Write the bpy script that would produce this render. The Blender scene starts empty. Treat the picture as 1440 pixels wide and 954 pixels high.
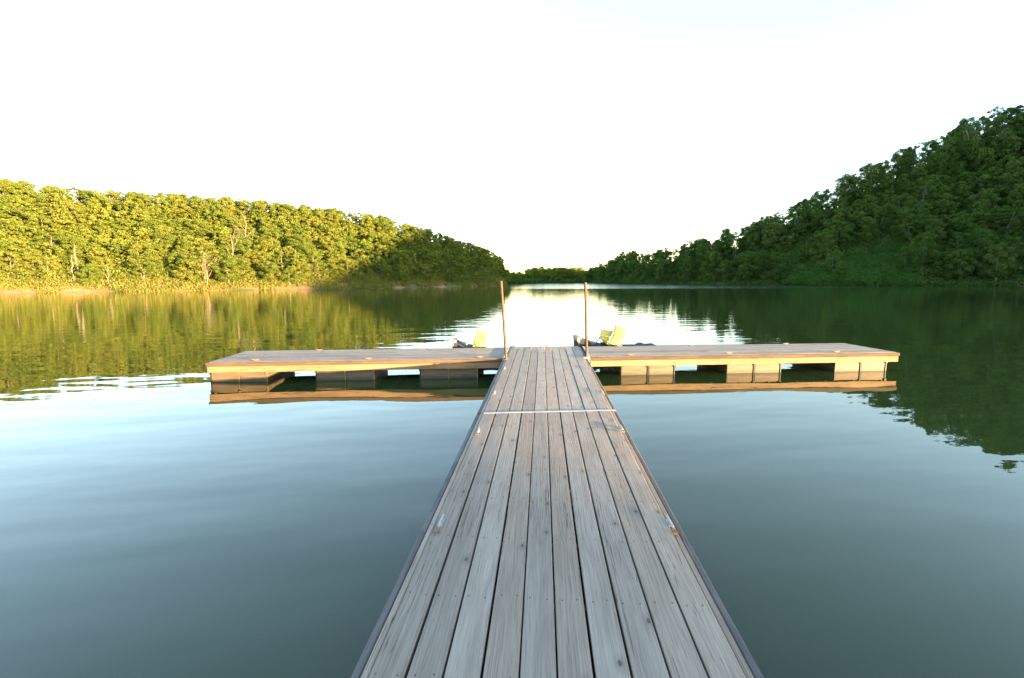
import bpy, math, random
import numpy as np
from mathutils import Matrix, Vector
random.seed(7); rng = np.random.default_rng(7)
sc = bpy.context.scene
COL = sc.collection
rad = math.radians

# ------------------------------------------------------------------ camera
F = 660.0; TH = rad(7.125); PSI = rad(3.7); ROLL = -0.0035; H = 1.85
M3 = Matrix.Rotation(PSI, 3, 'Z') @ Matrix.Rotation(math.pi/2-TH, 3, 'X') @ Matrix.Rotation(ROLL, 3, 'Z')
cam = bpy.data.cameras.new('camera'); co = bpy.data.objects.new('camera', cam); COL.objects.link(co)
co.matrix_world = Matrix.Translation((0, 0, H)) @ M3.to_4x4()
cam.sensor_width = 36; cam.lens = F/1440*36; cam.clip_start = .05; cam.clip_end = 8000
sc.camera = co

# ------------------------------------------------------------------ world, sun
SUN_EL = rad(2.9)
CAZ = math.atan2(.80, -.60)                    # azimuth of the sun clockwise from the viewing direction
def cam2world(x, y):                           # levelled camera frame (x right, y forward) -> world
    return (x*math.cos(PSI)-y*math.sin(PSI), x*math.sin(PSI)+y*math.cos(PSI))
sx, sy = cam2world(math.sin(CAZ), math.cos(CAZ))
tosun = Vector((sx*math.cos(SUN_EL), sy*math.cos(SUN_EL), math.sin(SUN_EL)))
w = bpy.data.worlds.new("World"); sc.world = w; w.use_nodes = True
nt = w.node_tree; bg = nt.nodes['Background']
sky = nt.nodes.new('ShaderNodeTexSky'); sky.sky_type = 'NISHITA'; sky.sun_disc = False
sky.sun_elevation = SUN_EL; sky.sun_rotation = math.atan2(sx, sy)
sky.altitude = 200; sky.air_density = 1.0; sky.dust_density = .5; sky.ozone_density = 1.95
hs = nt.nodes.new('ShaderNodeHueSaturation'); hs.inputs['Saturation'].default_value = .80; nt.links.new(sky.outputs[0], hs.inputs['Color']); nt.links.new(hs.outputs[0], bg.inputs[0]); bg.inputs[1].default_value = .15
sl = bpy.data.lights.new('sun', 'SUN'); so = bpy.data.objects.new('sun', sl); COL.objects.link(so)
sl.energy = 3.3; sl.angle = rad(.6); sl.color = (1.0, .66, .31)
so.rotation_euler = tosun.to_track_quat('Z', 'Y').to_euler(); so.location = (60, -60, 60)
sc.view_settings.view_transform = 'Standard'; sc.view_settings.look = 'None'
sc.view_settings.gamma = 1; sc.view_settings.use_curve_mapping = False
sc.view_settings.exposure = 3.62

# ------------------------------------------------------------------ material helpers
def mat(name):
    m = bpy.data.materials.new(name); m.use_nodes = True
    for n in list(m.node_tree.nodes): m.node_tree.nodes.remove(n)
    return m, m.node_tree
class G:
    def __init__(s, nt): s.nt = nt
    def n(s, t, **kw):
        nd = s.nt.nodes.new(t)
        for k, v in kw.items():
            if k[0] == '_': setattr(nd, k[1:], v)
        return nd
    def set(s, sock, v):
        if hasattr(v, 'is_output') or isinstance(v, bpy.types.NodeSocket): s.nt.links.new(v, sock)
        else: sock.default_value = v
    def math(s, op, a, b=0., c=0., clamp=False):
        nd = s.nt.nodes.new('ShaderNodeMath'); nd.operation = op; nd.use_clamp = clamp
        s.set(nd.inputs[0], a); s.set(nd.inputs[1], b); s.set(nd.inputs[2], c); return nd.outputs[0]
    def mix(s, f, a, b, mode='MIX'):
        nd = s.nt.nodes.new('ShaderNodeMix'); nd.data_type = 'RGBA'; nd.blend_type = mode
        s.set(nd.inputs[0], f); s.set(nd.inputs[6], a if not isinstance(a, tuple) else (*a, 1)); s.set(nd.inputs[7], b if not isinstance(b, tuple) else (*b, 1)); return nd.outputs[2]
    def noise(s, vec, scale, detail=3, rough=.5, dist=0.):
        nd = s.nt.nodes.new('ShaderNodeTexNoise'); s.set(nd.inputs['Vector'], vec)
        nd.inputs['Scale'].default_value = scale; nd.inputs['Detail'].default_value = detail
        nd.inputs['Roughness'].default_value = rough; nd.inputs['Distortion'].default_value = dist; return nd.outputs[0]
    def ramp(s, f, lo, hi, a=0., b=1.):
        nd = s.nt.nodes.new('ShaderNodeMapRange'); nd.interpolation_type = 'SMOOTHSTEP'; s.set(nd.inputs[0], f)
        nd.inputs[1].default_value = lo; nd.inputs[2].default_value = hi; nd.inputs[3].default_value = a; nd.inputs[4].default_value = b; return nd.outputs[0]
    def geo(s): return s.nt.nodes.new('ShaderNodeNewGeometry').outputs['Position']
    def obj(s): return s.nt.nodes.new('ShaderNodeTexCoord').outputs['Object']
    def scale(s, v, sc3):
        nd = s.nt.nodes.new('ShaderNodeVectorMath'); nd.operation = 'MULTIPLY'; s.set(nd.inputs[0], v); nd.inputs[1].default_value = sc3; return nd.outputs[0]
    def out(s, sh):
        o = s.nt.nodes.new('ShaderNodeOutputMaterial'); s.nt.links.new(sh, o.inputs[0])
    def prin(s, col, rough=.6, spec=.5, metal=0., normal=None, **kw):
        p = s.nt.nodes.new('ShaderNodeBsdfPrincipled')
        s.set(p.inputs['Base Color'], (*col, 1) if isinstance(col, tuple) else col); s.set(p.inputs['Roughness'], rough)
        p.inputs['Specular IOR Level'].default_value = spec; p.inputs['Metallic'].default_value = metal
        if normal is not None: s.nt.links.new(normal, p.inputs['Normal'])
        for k, v in kw.items(): s.set(p.inputs[k], v)
        return p
    def bump(s, h, strength=.5, dist=.01, normal=None):
        b = s.nt.nodes.new('ShaderNodeBump'); s.set(b.inputs['Strength'], strength); b.inputs['Distance'].default_value = dist
        s.nt.links.new(h, b.inputs['Height'])
        if normal is not None: s.nt.links.new(normal, b.inputs['Normal'])
        return b.outputs[0]

def mat_wood(name, c1, c2, along=1, warm=.0, gain=1.):
    """weathered softwood; along = 1 boards run along local Y, 0 along local X"""
    m, nt = mat(name); g = G(nt)
    uv = nt.nodes.new('ShaderNodeAttribute'); uv.attribute_name = 'board'   # (across, along, random)
    v = uv.outputs['Vector']
    sep = nt.nodes.new('ShaderNodeSeparateXYZ'); nt.links.new(v, sep.inputs[0])
    a, l, r = sep.outputs
    off = g.math('MULTIPLY', r, 37.)
    def cv(ax, lx, o=0.):
        c = nt.nodes.new('ShaderNodeCombineXYZ'); g.set(c.inputs[0], g.math('MULTIPLY', a, ax)); g.set(c.inputs[1], g.math('MULTIPLY', l, lx)); g.set(c.inputs[2], g.math('ADD', off, o)); return c.outputs[0]
    warp = g.noise(cv(5, .9), 1., 2, .5)                         # wandering grain
    knotw = g.noise(cv(9, 2.2, 5.), 1., 2, .5)
    ring = g.math('ADD', g.math('MULTIPLY', a, 60.), g.math('ADD', g.math('MULTIPLY', warp, 9.), g.math('MULTIPLY', knotw, 2.4)))
    ring = g.math('ABSOLUTE', g.math('SUBTRACT', g.math('FRACT', ring), .5))
    ring = g.ramp(ring, .02, .42)                                # growth rings
    fine = g.noise(cv(260, 5.), 1., 3, .65)                      # fibres
    fine2 = g.noise(cv(70, 1.6, 3.), 1., 3, .6)
    blot = g.noise(cv(8, 1.3, 8.), 1., 4, .6)
    col = g.mix(g.ramp(blot, .3, .72), c1, c2)
    col = g.mix(g.math('MULTIPLY', g.math('SUBTRACT', 1., ring), g.ramp(g.noise(cv(7, .8, 41.), 1., 2), .35, .7, .02, .20)), col, (c1[0]*.42, c1[1]*.40, c1[2]*.40))
    col = g.mix(g.ramp(fine, .44, .70, 0, .5), col, (c1[0]*.40, c1[1]*.38, c1[2]*.38))
    col = g.mix(g.ramp(fine2, .42, .68, 0, .35), col, (c2[0]*1.22, c2[1]*1.2, c2[2]*1.18))
    # long drying cracks
    cr = g.noise(cv(48, .9, 17.), 1., 2, .5, .3); crk = g.ramp(g.math('ABSOLUTE', g.math('SUBTRACT', cr, .5)), .0, .016, 1, 0)
    crm = g.ramp(g.noise(cv(6, 1.1, 29.), 1., 1), .46, .58)
    crk = g.math('MULTIPLY', crk, crm)
    col = g.mix(g.math('MULTIPLY', crk, .75), col, (.035, .032, .03))
    # knots
    vo = nt.nodes.new('ShaderNodeTexVoronoi'); vo.inputs['Scale'].default_value = 1.; kc = nt.nodes.new('ShaderNodeCombineXYZ'); g.set(kc.inputs[0], g.math('ADD', g.math('MULTIPLY', a, 6.5), g.math('MULTIPLY', knotw, .3))); g.set(kc.inputs[1], g.math('ADD', g.math('MULTIPLY', l, 3.2), off)); vo.voronoi_dimensions = '2D'; nt.links.new(kc.outputs[0], vo.inputs['Vector'])
    kn = g.ramp(vo.outputs['Distance'], .03, .075, 1, 0)
    sepc = nt.nodes.new('ShaderNodeSeparateColor'); nt.links.new(vo.outputs['Color'], sepc.inputs[0])
    kn = g.math('MULTIPLY', kn, g.math('GREATER_THAN', sepc.outputs[0], .78))
    knr = g.math('MULTIPLY', g.ramp(g.math('ADD', vo.outputs['Distance'], g.math('MULTIPLY', fine2, .12)), .14, .30, 1, 0), g.math('GREATER_THAN', sepc.outputs[0], .78))
    col = g.mix(g.math('MULTIPLY', knr, .3), col, (.12, .10, .085))
    col = g.mix(g.math('MULTIPLY', kn, .8), col, (.07, .052, .042))
    # board-to-board tone
    br = g.math('ADD', .80, g.math('MULTIPLY', r, .36))
    tan = g.math('GREATER_THAN', g.math('FRACT', g.math('MULTIPLY', r, 7.3)), .6)
    col = g.mix(g.math('MULTIPLY', tan, .35), col, g.mix(1., col, (1.02, .88, .74), 'MULTIPLY'))
    bc = nt.nodes.new('ShaderNodeCombineColor'); g.set(bc.inputs[0], g.math('MULTIPLY', br, gain*(1+warm))); g.set(bc.inputs[1], g.math('MULTIPLY', br, gain)); g.set(bc.inputs[2], g.math('MULTIPLY', br, gain*(1-warm)))
    col = g.mix(1., col, bc.outputs[0], 'MULTIPLY')
    hgt = g.math('SUBTRACT', g.math('ADD', g.math('MULTIPLY', fine, .5), g.math('MULTIPLY', ring, .5)), g.math('MULTIPLY', crk, 2.))
    p = g.prin(col, .82, .25, normal=g.bump(hgt, .55, .002))
    g.out(p.outputs[0]); return m

def mat_plain(name, c1, c2, sc_=8, rough=.6, metal=0., stretch=(1, 1, 1), spec=.4, bump=.3, lo=.35, hi=.65):
    m, nt = mat(name); g = G(nt)
    v = g.scale(g.obj(), stretch)
    n = g.noise(v, sc_, 5, .6); n2 = g.noise(v, sc_*7, 3, .6)
    col = g.mix(g.ramp(n, lo, hi), c1, c2); col = g.mix(g.ramp(n2, .5, .75, 0, .35), col, tuple(x*.5 for x in c1))
    p = g.prin(col, g.math('ADD', rough-.1, g.math('MULTIPLY', n2, .2)), spec, metal, g.bump(n2, bump, .003)); g.out(p.outputs[0]); return m

WOOD = mat_wood('weathered_deck_wood', (.272, .230, .188), (.345, .297, .248))
WINGWOOD = mat_wood('weathered_wing_wood', (.235, .212, .185), (.30, .272, .238))
FASCIA = mat_wood('fascia_wood', (.20, .135, .078), (.31, .22, .135), warm=.04)
EDGE = mat_wood('dark_edge_wood', (.095, .092, .092), (.145, .14, .138))
EDGEW = mat_wood('brown_edge_wood', (.062, .048, .038), (.10, .076, .057))
JOIST = mat_plain('joist_wood', (.10, .08, .06), (.16, .13, .1), 6)
FLOAT = mat_plain('float_shell', (.085, .058, .038), (.135, .092, .06), 5, .6, stretch=(.4, .4, 6))
nt_ = FLOAT.node_tree; g_ = G(nt_); pr_ = [n for n in nt_.nodes if n.type == 'BSDF_PRINCIPLED'][0]
base_ = pr_.inputs['Base Color'].links[0].from_socket
sp_ = nt_.nodes.new('ShaderNodeSeparateXYZ'); nt_.links.new(g_.geo(), sp_.inputs[0])
lv_ = g_.math('ADD', sp_.outputs[2], g_.math('MULTIPLY', g_.math('SUBTRACT', g_.noise(g_.scale(g_.geo(), (1, 1, .3)), 9, 4, .7), .5), .09))
nt_.links.new(g_.mix(g_.ramp(lv_, .02, .075, .85, 0), base_, (.035, .036, .02)), pr_.inputs['Base Color'])
BLACK = mat_plain('black_fitting', (.015, .015, .016), (.03, .028, .026), 9, .55)
STEEL = mat_plain('galvanised_steel', (.27, .28, .29), (.38, .39, .40), 20, .42, .4)
CLEAT = mat_plain('weathered_cleat', (.20, .14, .09), (.34, .25, .17), 40, .55, .2)
RUST = mat_plain('rusty_steel', (.16, .09, .05), (.26, .155, .085), 30, .7, .1)
PIPE = mat_plain('rusty_pipe', (.07, .036, .02), (.13, .07, .038), 14, .6, .25, stretch=(1, 1, .3))
SCREW = mat_plain('screw_head', (.05, .04, .035), (.10, .07, .05), 60, .6, .3)
YELLOW = mat_plain('faded_yellow_plastic', (.64, .50, .09), (.70, .57, .13), 6, .5, bump=.1)
HULL = mat_plain('slate_plastic', (.035, .045, .048), (.055, .065, .068), 6, .75, bump=.1, spec=.15)
ROPE = mat_plain('tan_rope', (.42, .30, .18), (.55, .42, .28), 60, .9)

def mat_leaf(name, a, b, c, transl=.48):
    m, nt = mat(name); g = G(nt)
    at = nt.nodes.new('ShaderNodeAttribute'); at.attribute_name = 'tint'
    oi = nt.nodes.new('ShaderNodeObjectInfo')
    r = g.math('FRACT', g.math('ADD', oi.outputs['Random'], at.outputs['Fac']))
    col = g.mix(g.ramp(r, 0, .5), a, b); col = g.mix(g.ramp(r, .55, 1.), col, c)
    n = g.noise(g.geo(), .9, 3, .6); col = g.mix(g.ramp(n, .3, .75, 0, .5), col, tuple(x*.62 for x in a))
    d = nt.nodes.new('ShaderNodeBsdfDiffuse'); nt.links.new(col, d.inputs[0])
    t = nt.nodes.new('ShaderNodeBsdfTranslucent'); nt.links.new(g.mix(1., col, (1.1, 1.2, .55), 'MULTIPLY'), t.inputs[0])
    mx = nt.nodes.new('ShaderNodeMixShader'); mx.inputs[0].default_value = transl
    nt.links.new(d.outputs[0], mx.inputs[1]); nt.links.new(t.outputs[0], mx.inputs[2]); g.out(mx.outputs[0]); return m
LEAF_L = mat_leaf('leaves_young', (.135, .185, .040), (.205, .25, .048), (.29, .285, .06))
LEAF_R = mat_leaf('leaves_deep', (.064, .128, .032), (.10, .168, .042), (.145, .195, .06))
LEAF_V = mat_leaf('vine_leaves', (.062, .150, .034), (.085, .185, .042), (.105, .185, .05))
LEAF_U = mat_leaf('scrub_leaves', (.20, .22, .05), (.24, .26, .06), (.32, .26, .09))
LEAF_P = mat_leaf('pale_leaves', (.22, .21, .09), (.24, .22, .10), (.24, .2, .1))
BARK_L = mat_plain('pale_bark', (.16, .12, .09), (.26, .21, .16), 3, .85)
BARK_R = mat_plain('dark_bark', (.10, .085, .07), (.16, .14, .12), 3, .85)
BARK_D = mat_plain('bare_grey_wood', (.15, .125, .095), (.23, .195, .15), 3, .85)

def mat_ground(name, dirt, litter, green, gmin=.45, gmax=.6):
    m, nt = mat(name); g = G(nt); P = g.geo()
    n1 = g.noise(P, .07, 4, .6); n2 = g.noise(P, .6, 4, .6)
    col = g.mix(g.ramp(n2, .35, .65), dirt, litter); col = g.mix(g.ramp(n1, gmin, gmax), col, green)
    p = g.prin(col, .95, .1, normal=g.bump(n2, .6, .3)); g.out(p.outputs[0]); return m
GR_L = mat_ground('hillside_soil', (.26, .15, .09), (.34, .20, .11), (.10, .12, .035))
GR_R = mat_ground('shaded_hillside_soil', (.07, .055, .035), (.10, .075, .05), (.025, .05, .015), .4, .55)  # darker copy of the soil, shade put into its colour

# ------------------------------------------------------------------ mesh builder
class MB:
    def __init__(s): s.v = []; s.f = []; s.mi = []; s.at = []
    def quad_box(s, c, mi=0, attr=None):          # 8 corners: bottom 4 ccw, top 4 ccw
        b = len(s.v); s.v += [tuple(p) for p in c]
        for f in ((3, 2, 1, 0), (4, 5, 6, 7), (0, 1, 5, 4), (1, 2, 6, 5), (2, 3, 7, 6), (3, 0, 4, 7)):
            s.f.append(tuple(b+i for i in f)); s.mi.append(mi)
        s.at += attr if attr else [(0, 0, 0)]*8
    def box(s, x0, x1, y0, y1, z0, z1, mi=0, T=None):
        c = [(x0, y0, z0), (x1, y0, z0), (x1, y1, z0), (x0, y1, z0), (x0, y0, z1), (x1, y0, z1), (x1, y1, z1), (x0, y1, z1)]
        if T: c = [T(p) for p in c]
        s.quad_box(c, mi)
    def cbox(s, x0, x1, y0, y1, z0, z1, b=.006, mi=0, T=None, along=None, attr=None, ends=None):
        """box with bevelled long edges; profile swept along X or Y. ends: callable (i)-> shift for skewed ends"""
        if along is None: along = 1 if (y1-y0) > (x1-x0) else 0
        prof = lambda a0, a1: [(a0+b, z0), (a1-b, z0), (a1, z0+b), (a1, z1-b), (a1-b, z1), (a0+b, z1), (a0, z1-b), (a0, z0+b)]
        base = len(s.v); r = random.random()
        a0, a1, l0, l1 = (x0, x1, y0, y1) if along == 1 else (y0, y1, x0, x1)
        n = max(1, int((l1-l0)/1.2)); off = random.random()*9
        for k in range(n+1):
            l = l0+(l1-l0)*k/n
            for (a, z) in prof(a0, a1):
                ll = l + (ends(a) if ends and k == 0 and ends.lo else 0) + (ends(a) if ends and k == n and ends.hi else 0)
                p = (a, ll, z) if along == 1 else (ll, a, z)
                s.v.append(tuple(T(p)) if T else p); s.at.append((a-a0+(z1-z)*.9, ll+off, r))
        for k in range(n):
            for i in range(8):
                q = (base+k*8+i, base+k*8+(i+1) % 8, base+(k+1)*8+(i+1) % 8, base+(k+1)*8+i)
                s.f.append(q if along == 0 else q[::-1]); s.mi.append(mi)
        c0 = tuple(base+i for i in range(8)); c1 = tuple(base+n*8+i for i in range(8))
        s.f.append(c0[::-1] if along == 0 else c0); s.mi.append(mi); s.f.append(c1 if along == 0 else c1[::-1]); s.mi.append(mi)
    def tube(s, pts, rads, n=8, mi=0, T=None):
        base = len(s.v); pts = [Vector(p) for p in pts]
        for k, p in enumerate(pts):
            d = (pts[min(k+1, len(pts)-1)]-pts[max(k-1, 0)]).normalized()
            u = d.orthogonal().normalized(); u = (Vector((0, 0, 1)).cross(d).normalized() if abs(d.z) < .95 else Vector((1, 0, 0)).cross(d).normalized()); v_ = d.cross(u)
            for i in range(n):
                a = 2*math.pi*i/n; q = p+(u*math.cos(a)+v_*math.sin(a))*rads[k]
                s.v.append(tuple(T(q)) if T else tuple(q)); s.at.append((a*rads[k], k*.3, .5))
        for k in range(len(pts)-1):
            for i in range(n):
                s.f.append((base+k*n+i, base+k*n+(i+1) % n, base+(k+1)*n+(i+1) % n, base+(k+1)*n+i)); s.mi.append(mi)
        s.f.append(tuple(base+i for i in range(n))[::-1]); s.mi.append(mi)
        s.f.append(tuple(base+(len(pts)-1)*n+i for i in range(n))); s.mi.append(mi)
    def build(s, name, mats, parent=None, smooth=False, link=True, loc=None):
        me = bpy.data.meshes.new(name); me.from_pydata(s.v, [], s.f)
        for m in (mats if isinstance(mats, (list, tuple)) else [mats]): me.materials.append(m)
        me.polygons.foreach_set('material_index', s.mi)
        if smooth: me.polygons.foreach_set('use_smooth', [True]*len(s.f))
        a = me.attributes.new('board', 'FLOAT_VECTOR', 'POINT'); a.data.foreach_set('vector', np.array(s.at, 'f').ravel())
        me.update()
        o = bpy.data.objects.new(name, me)
        if link: COL.objects.link(o)
        if loc: o.location = loc
        if parent: o.parent = parent
        return o
class Ends:
    def __init__(s, k, lo, hi, x0=0): s.k = k; s.lo = lo; s.hi = hi; s.x0 = x0
    def __call__(s, a): return s.k*(a-s.x0)
def tag(o, label=None, cat=None, group=None, kind=None):
    if label: o['label'] = label
    if cat: o['category'] = cat
    if group: o['group'] = group
    if kind: o['kind'] = kind
    return o
def empty(name, loc=(0, 0, 0), rz=0, ry=0):
    o = bpy.data.objects.new(name, None); COL.objects.link(o); o.location = loc; o.rotation_euler = (0, ry, rz); o.empty_display_size = .2; return o

# ------------------------------------------------------------------ dock: gangway sections
KX = .132                                     # the T sits a little askew to the gangway
def deck_z(y): return .336+.0061*(y-1.62)
def TG(p): return (p[0], p[1], p[2]+deck_z(p[1]))
X0 = -.662; PITCH = .1459; GAP = .0095; XC = .093
def jit(a=.0015): return random.uniform(-a, a)
def make_section(name, ya, yb, lo, hi, screws):
    root = empty(name, (XC, (ya+yb)/2, 0))
    inv = Vector((-XC, -(ya+yb)/2, 0))
    T = lambda p: Vector(TG(p))+inv
    d = MB()
    for k in range(10):
        x0 = X0+k*PITCH+jit(.002); x1 = X0+(k+1)*PITCH-GAP+jit(.003)
        dz = jit(.0015)
        d.cbox(x0, x1, ya, yb, -.038+dz, dz, .0045, 0, T, 1, ends=Ends(KX, lo, hi))
        for ys in screws:
            for xs in (x0+.028+jit(.006), x1-.028+jit(.006)):
                yy = ys+jit(.012)
                d.tube([(xs, yy, dz-.004), (xs, yy, dz+.0008)], [.0042, .0042], 8, 1, T)
    d.build('decking', [WOOD, SCREW], root)
    for s in (-1, 1):
        xi = X0-.004 if s < 0 else X0+10*PITCH-GAP+.004
        b = MB()
        b.cbox(min(xi, xi+s*.030), max(xi, xi+s*.030), ya, yb, -.10, -.006, .004, 0, T, 1, ends=Ends(KX, lo, hi))
        b.build('side_board', WOOD, root)
        e = MB(); cuts = [ya, 2.66, yb] if ya < 2 else [ya, yb]
        for c0, c1 in zip(cuts[:-1], cuts[1:]):
            a, b_ = xi+s*.034, xi+s*.076
            e.cbox(min(a, b_), max(a, b_), c0+.002, c1-.002, -.155, -.016, .009, 0, T, 1, ends=Ends(KX, lo and c0 == ya, hi and c1 == yb))
        e.build('edge_strip', EDGE, root)
    for ys in screws:
        j = MB(); j.box(X0+.01, X0+10*PITCH-.03, ys-.02, ys+.02, -.16, -.0405, 0, T); j.build('joist', JOIST, root)
    return root, T
sec1, T1 = make_section('dock_walkway_section', -2.5, 5.232, False, True, [-.9, -.4, .6, 1.10, 1.615, 2.08, 2.60, 3.1, 3.62, 4.13, 4.62, 5.05])
sec2, T2 = make_section('dock_walkway_section', 5.262, 10.33, True, True, [5.45, 5.95, 6.45, 6.95, 7.45, 7.95, 8.45, 9.0, 9.5, 10.0])
tag(sec1, 'long grey plank walkway section in the foreground, near side of the pale metal strip', 'dock', 'wooden walkway sections end to end')
tag(sec2, 'short grey plank walkway section beyond the pale metal strip, running out between the wings', 'dock', 'wooden walkway sections end to end')
b = MB(); b.cbox(-.655, .85, 5.20, 5.245, .002, .007, .0015, 0, lambda p: T1((p[0], p[1]+KX*p[0], p[2])), 0)
b.build('metal_joint_strip', STEEL, sec1)
def cleat_mb(T, L=.17, s=1.):
    c = MB()
    c.cbox(-.018*s, .018*s, -L*.30, L*.30, 0, .008*s, .002, 0, T, 1)
    for y in (-.03*s, .03*s): c.tube([(0, y, .006), (0, y, .03*s)], [.010*s, .008*s], 8, 0, T)
    c.tube([(0, -L/2, .036*s), (0, -L*.3, .037*s), (0, 0, .034*s), (0, L*.3, .037*s), (0, L/2, .036*s)], [.006*s, .009*s, .012*s, .009*s, .006*s], 8, 0, T)
    return c
def gang_cleat(x, y, root, T):
    TT = lambda p: T((x+p[0], y+p[1], p[2]))
    o = cleat_mb(lambda p: TT((p[0]*1.1, p[1], p[2]*.42)), .16, .85).build('mooring_cleat', STEEL, root, smooth=True)
    bb = MB(); bb.cbox(-.015, .015, -.135, -.105, 0.002, .016, .004, 0, TT, 1); bb.build('rusty_bolt_block', RUST, o)
for (x, y, r, T) in ((-.628, 2.75, sec1, T1), (.800, 2.82, sec1, T1), (-.632, 4.52, sec1, T1), (.806, 4.68, sec1, T1), (-.630, 6.1, sec2, T2), (.806, 6.2, sec2, T2), (-.630, 7.8, sec2, T2), (.806, 7.9, sec2, T2)):
    gang_cleat(x, y, r, T)
for x in (.0, .12):
    yy = 10.28+KX*x; TT = lambda p, x=x, yy=yy: T2((x+p[1], yy+p[0], p[2])); cleat_mb(TT, .10, .9).build('mooring_cleat', CLEAT, sec2, smooth=True)
# floats of the walkway
def float_box(name, x0, x1, y0, y1, z0, z1, root, T, sl=.016):
    m = MB(); n = 2; mid = (x0+x1)/2
    for a, b_ in ((x0, mid-sl), (mid+sl, x1)):
        m.cbox(a, b_, y0, y1, z0, z1, .02, 0, T, 1)
        m.cbox(a+.006, b_-.006, y0-.006, y1+.006, z0+.02, z0+.07, .01, 0, T, 1)
    o = m.build(name, FLOAT, root)
    s_ = MB(); s_.box(mid-sl+.001, mid+sl-.001, y0+.05, y1-.03, z0, z1, 0, T); s_.build('seam_shade', BLACK, o)  # black fill between the float halves, the slot's shade put into colour
    return o
for y in (-1.2, 1.2, 3.95):
    float_box('float', X0+.1, X0+1.35, y, y+1.2, -.40, -.165, sec1, T1)
for y, l in ((5.3, .35), (6.45, 1.1), (7.6, 1.2)):
    float_box('float', X0+.1, X0+1.35, y, y+l, -.44, -.165, sec2, T2)

# ------------------------------------------------------------------ dock wings
ANG = math.atan(.134)
WZ = .385
def make_wing(u0, u1, side, floats, label, cl_front, cl_back):
    ux, uy = math.cos(ANG), math.sin(ANG)
    org = Vector((.0, 8.885, 0)); cu = (u0+u1)/2
    root = empty('dock_wing', org+Vector((cu*ux, cu*uy, 0)), ANG)
    D = 1.40; T = lambda p: (p[0]-cu, p[1], p[2]+WZ)
    # the inner end follows the walkway's side
    kin = -math.tan(ANG)
    d = MB(); nb = 10; pw = (D-.004)/nb
    for k in range(nb):
        y0 = k*pw+.002; dz = jit(.001)
        inner = lambda yy: (uy/ux)*yy
        a, b_ = u0, u1
        if side < 0: b_ = u1+inner(y0+pw/2)
        else: a = u0+inner(y0+pw/2)
        # boards in two lengths with staggered butts
        cut = a+(b_-a)*(.42 if k % 2 else .6)+jit(.2)
        for c0, c1 in ((a, cut-.002), (cut+.002, b_)):
            d.cbox(c0, c1, y0, y0+pw-.007, -.036+dz, dz, .004, 0, T, 0)
        n = int((u1-u0)/.55)
        for q in range(n+1):
            xx = u0+.05+q*(u1-u0-.1)/n
            for yy in (y0+.03, y0+pw-.035):
                d.tube([(xx, yy, dz-.004), (xx, yy, dz+.0008)], [.004, .004], 6, 1, T)
    d.build('decking', [WINGWOOD, SCREW], root)
    a, b_ = u0-(.035 if side < 0 else 0), u1+(.035 if side > 0 else 0)
    # edge strips (upper, proud) and fascia boards (below)
    for y, nm in ((0, 'front'), (D, 'back')):
        s = -1 if y == 0 else 1
        e = MB(); y_a, y_b = sorted((y+s*.002, y+s*.045)); o2 = (uy/ux)*y
        aa, bb = (a, b_+o2) if side < 0 else (a+o2, b_)
        e.cbox(aa, bb, y_a, y_b, -.075, -.004, .009, 0, T, 0); e.build('edge_strip', EDGEW, root)
        f = MB(); y_a, y_b = sorted((y-s*.012, y+s*.028))
        f.cbox(aa+.01, bb-.01, y_a, y_b, -.19, -.077, .004, 0, T, 0); f.build('fascia_board', FASCIA, root)
    xo = u0 if side < 0 else u1; s = side
    e = MB(); a_, c_ = sorted((xo+s*.002, xo+s*.045)); e.cbox(a_, c_, 0, D, -.075, -.004, .009, 0, T, 1); e.build('edge_strip', EDGEW, root)
    f = MB(); a_, c_ = sorted((xo-s*.012, xo+s*.028)); f.cbox(a_, c_, .014, D-.014, -.19, -.077, .004, 0, T, 1); f.build('fascia_board', FASCIA, root)
    j = MB()
    n = int((u1-u0)/.6)
    for q in range(n+1):
        xx = u0+.06+q*(u1-u0-.3)/n; j = MB(); j.box(xx-.019, xx+.019, .016, D-.016, -.20, -.038, 0, T); j.build('joist', JOIST, root)
    for (c0, c1) in floats:
        fo = float_box('float', c0, c1, .05, D-.08, -.50, -.194, root, T, .016 if side < 0 else .03)
        for xx, mm in ((c0+.01, 0), ((c0+c1)/2, 0), (c1-.01, 0)):
            st = MB(); st.box(xx-.010, xx+.010, .036, .044, -.46, -.192, 0, T); st.box(xx-.02, xx+.02, .025, .045, -.225, -.1915, 0, T); st.build('strap', RUST if side < 0 and mm == 0 and xx > c0+.02 else BLACK, fo)
    for xs, y in [(c, .09) for c in cl_front]+[(c, D-.08) for c in cl_back]:
        TT = lambda p, xs=xs, y=y: T((xs+p[1], y+p[0], p[2]+.001))
        cleat_mb(TT, .15, .55).build('mooring_cleat', CLEAT, root, smooth=True)
    tag(root, label, 'dock', 'low floating dock wings either side of the walkway')
    return root, T, org, cu
wl = make_wing(-6.12, -.74, -1, ((-6.14, -5.12), (-4.25, -3.17), (-2.33, -1.23)), 'left floating dock wing with dark edge and floats mostly in shadow', (-5.35, -3.3, -1.2), (-4.6, -2.4))
wr = make_wing(.93, 7.2, 1, ((1.56, 2.64), (3.7, 4.82), (5.95, 7.05)), 'right floating dock wing with sunlit golden side board and brown floats', (1.75, 3.75, 6.0), (1.9, 3.55, 5.75))
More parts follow.
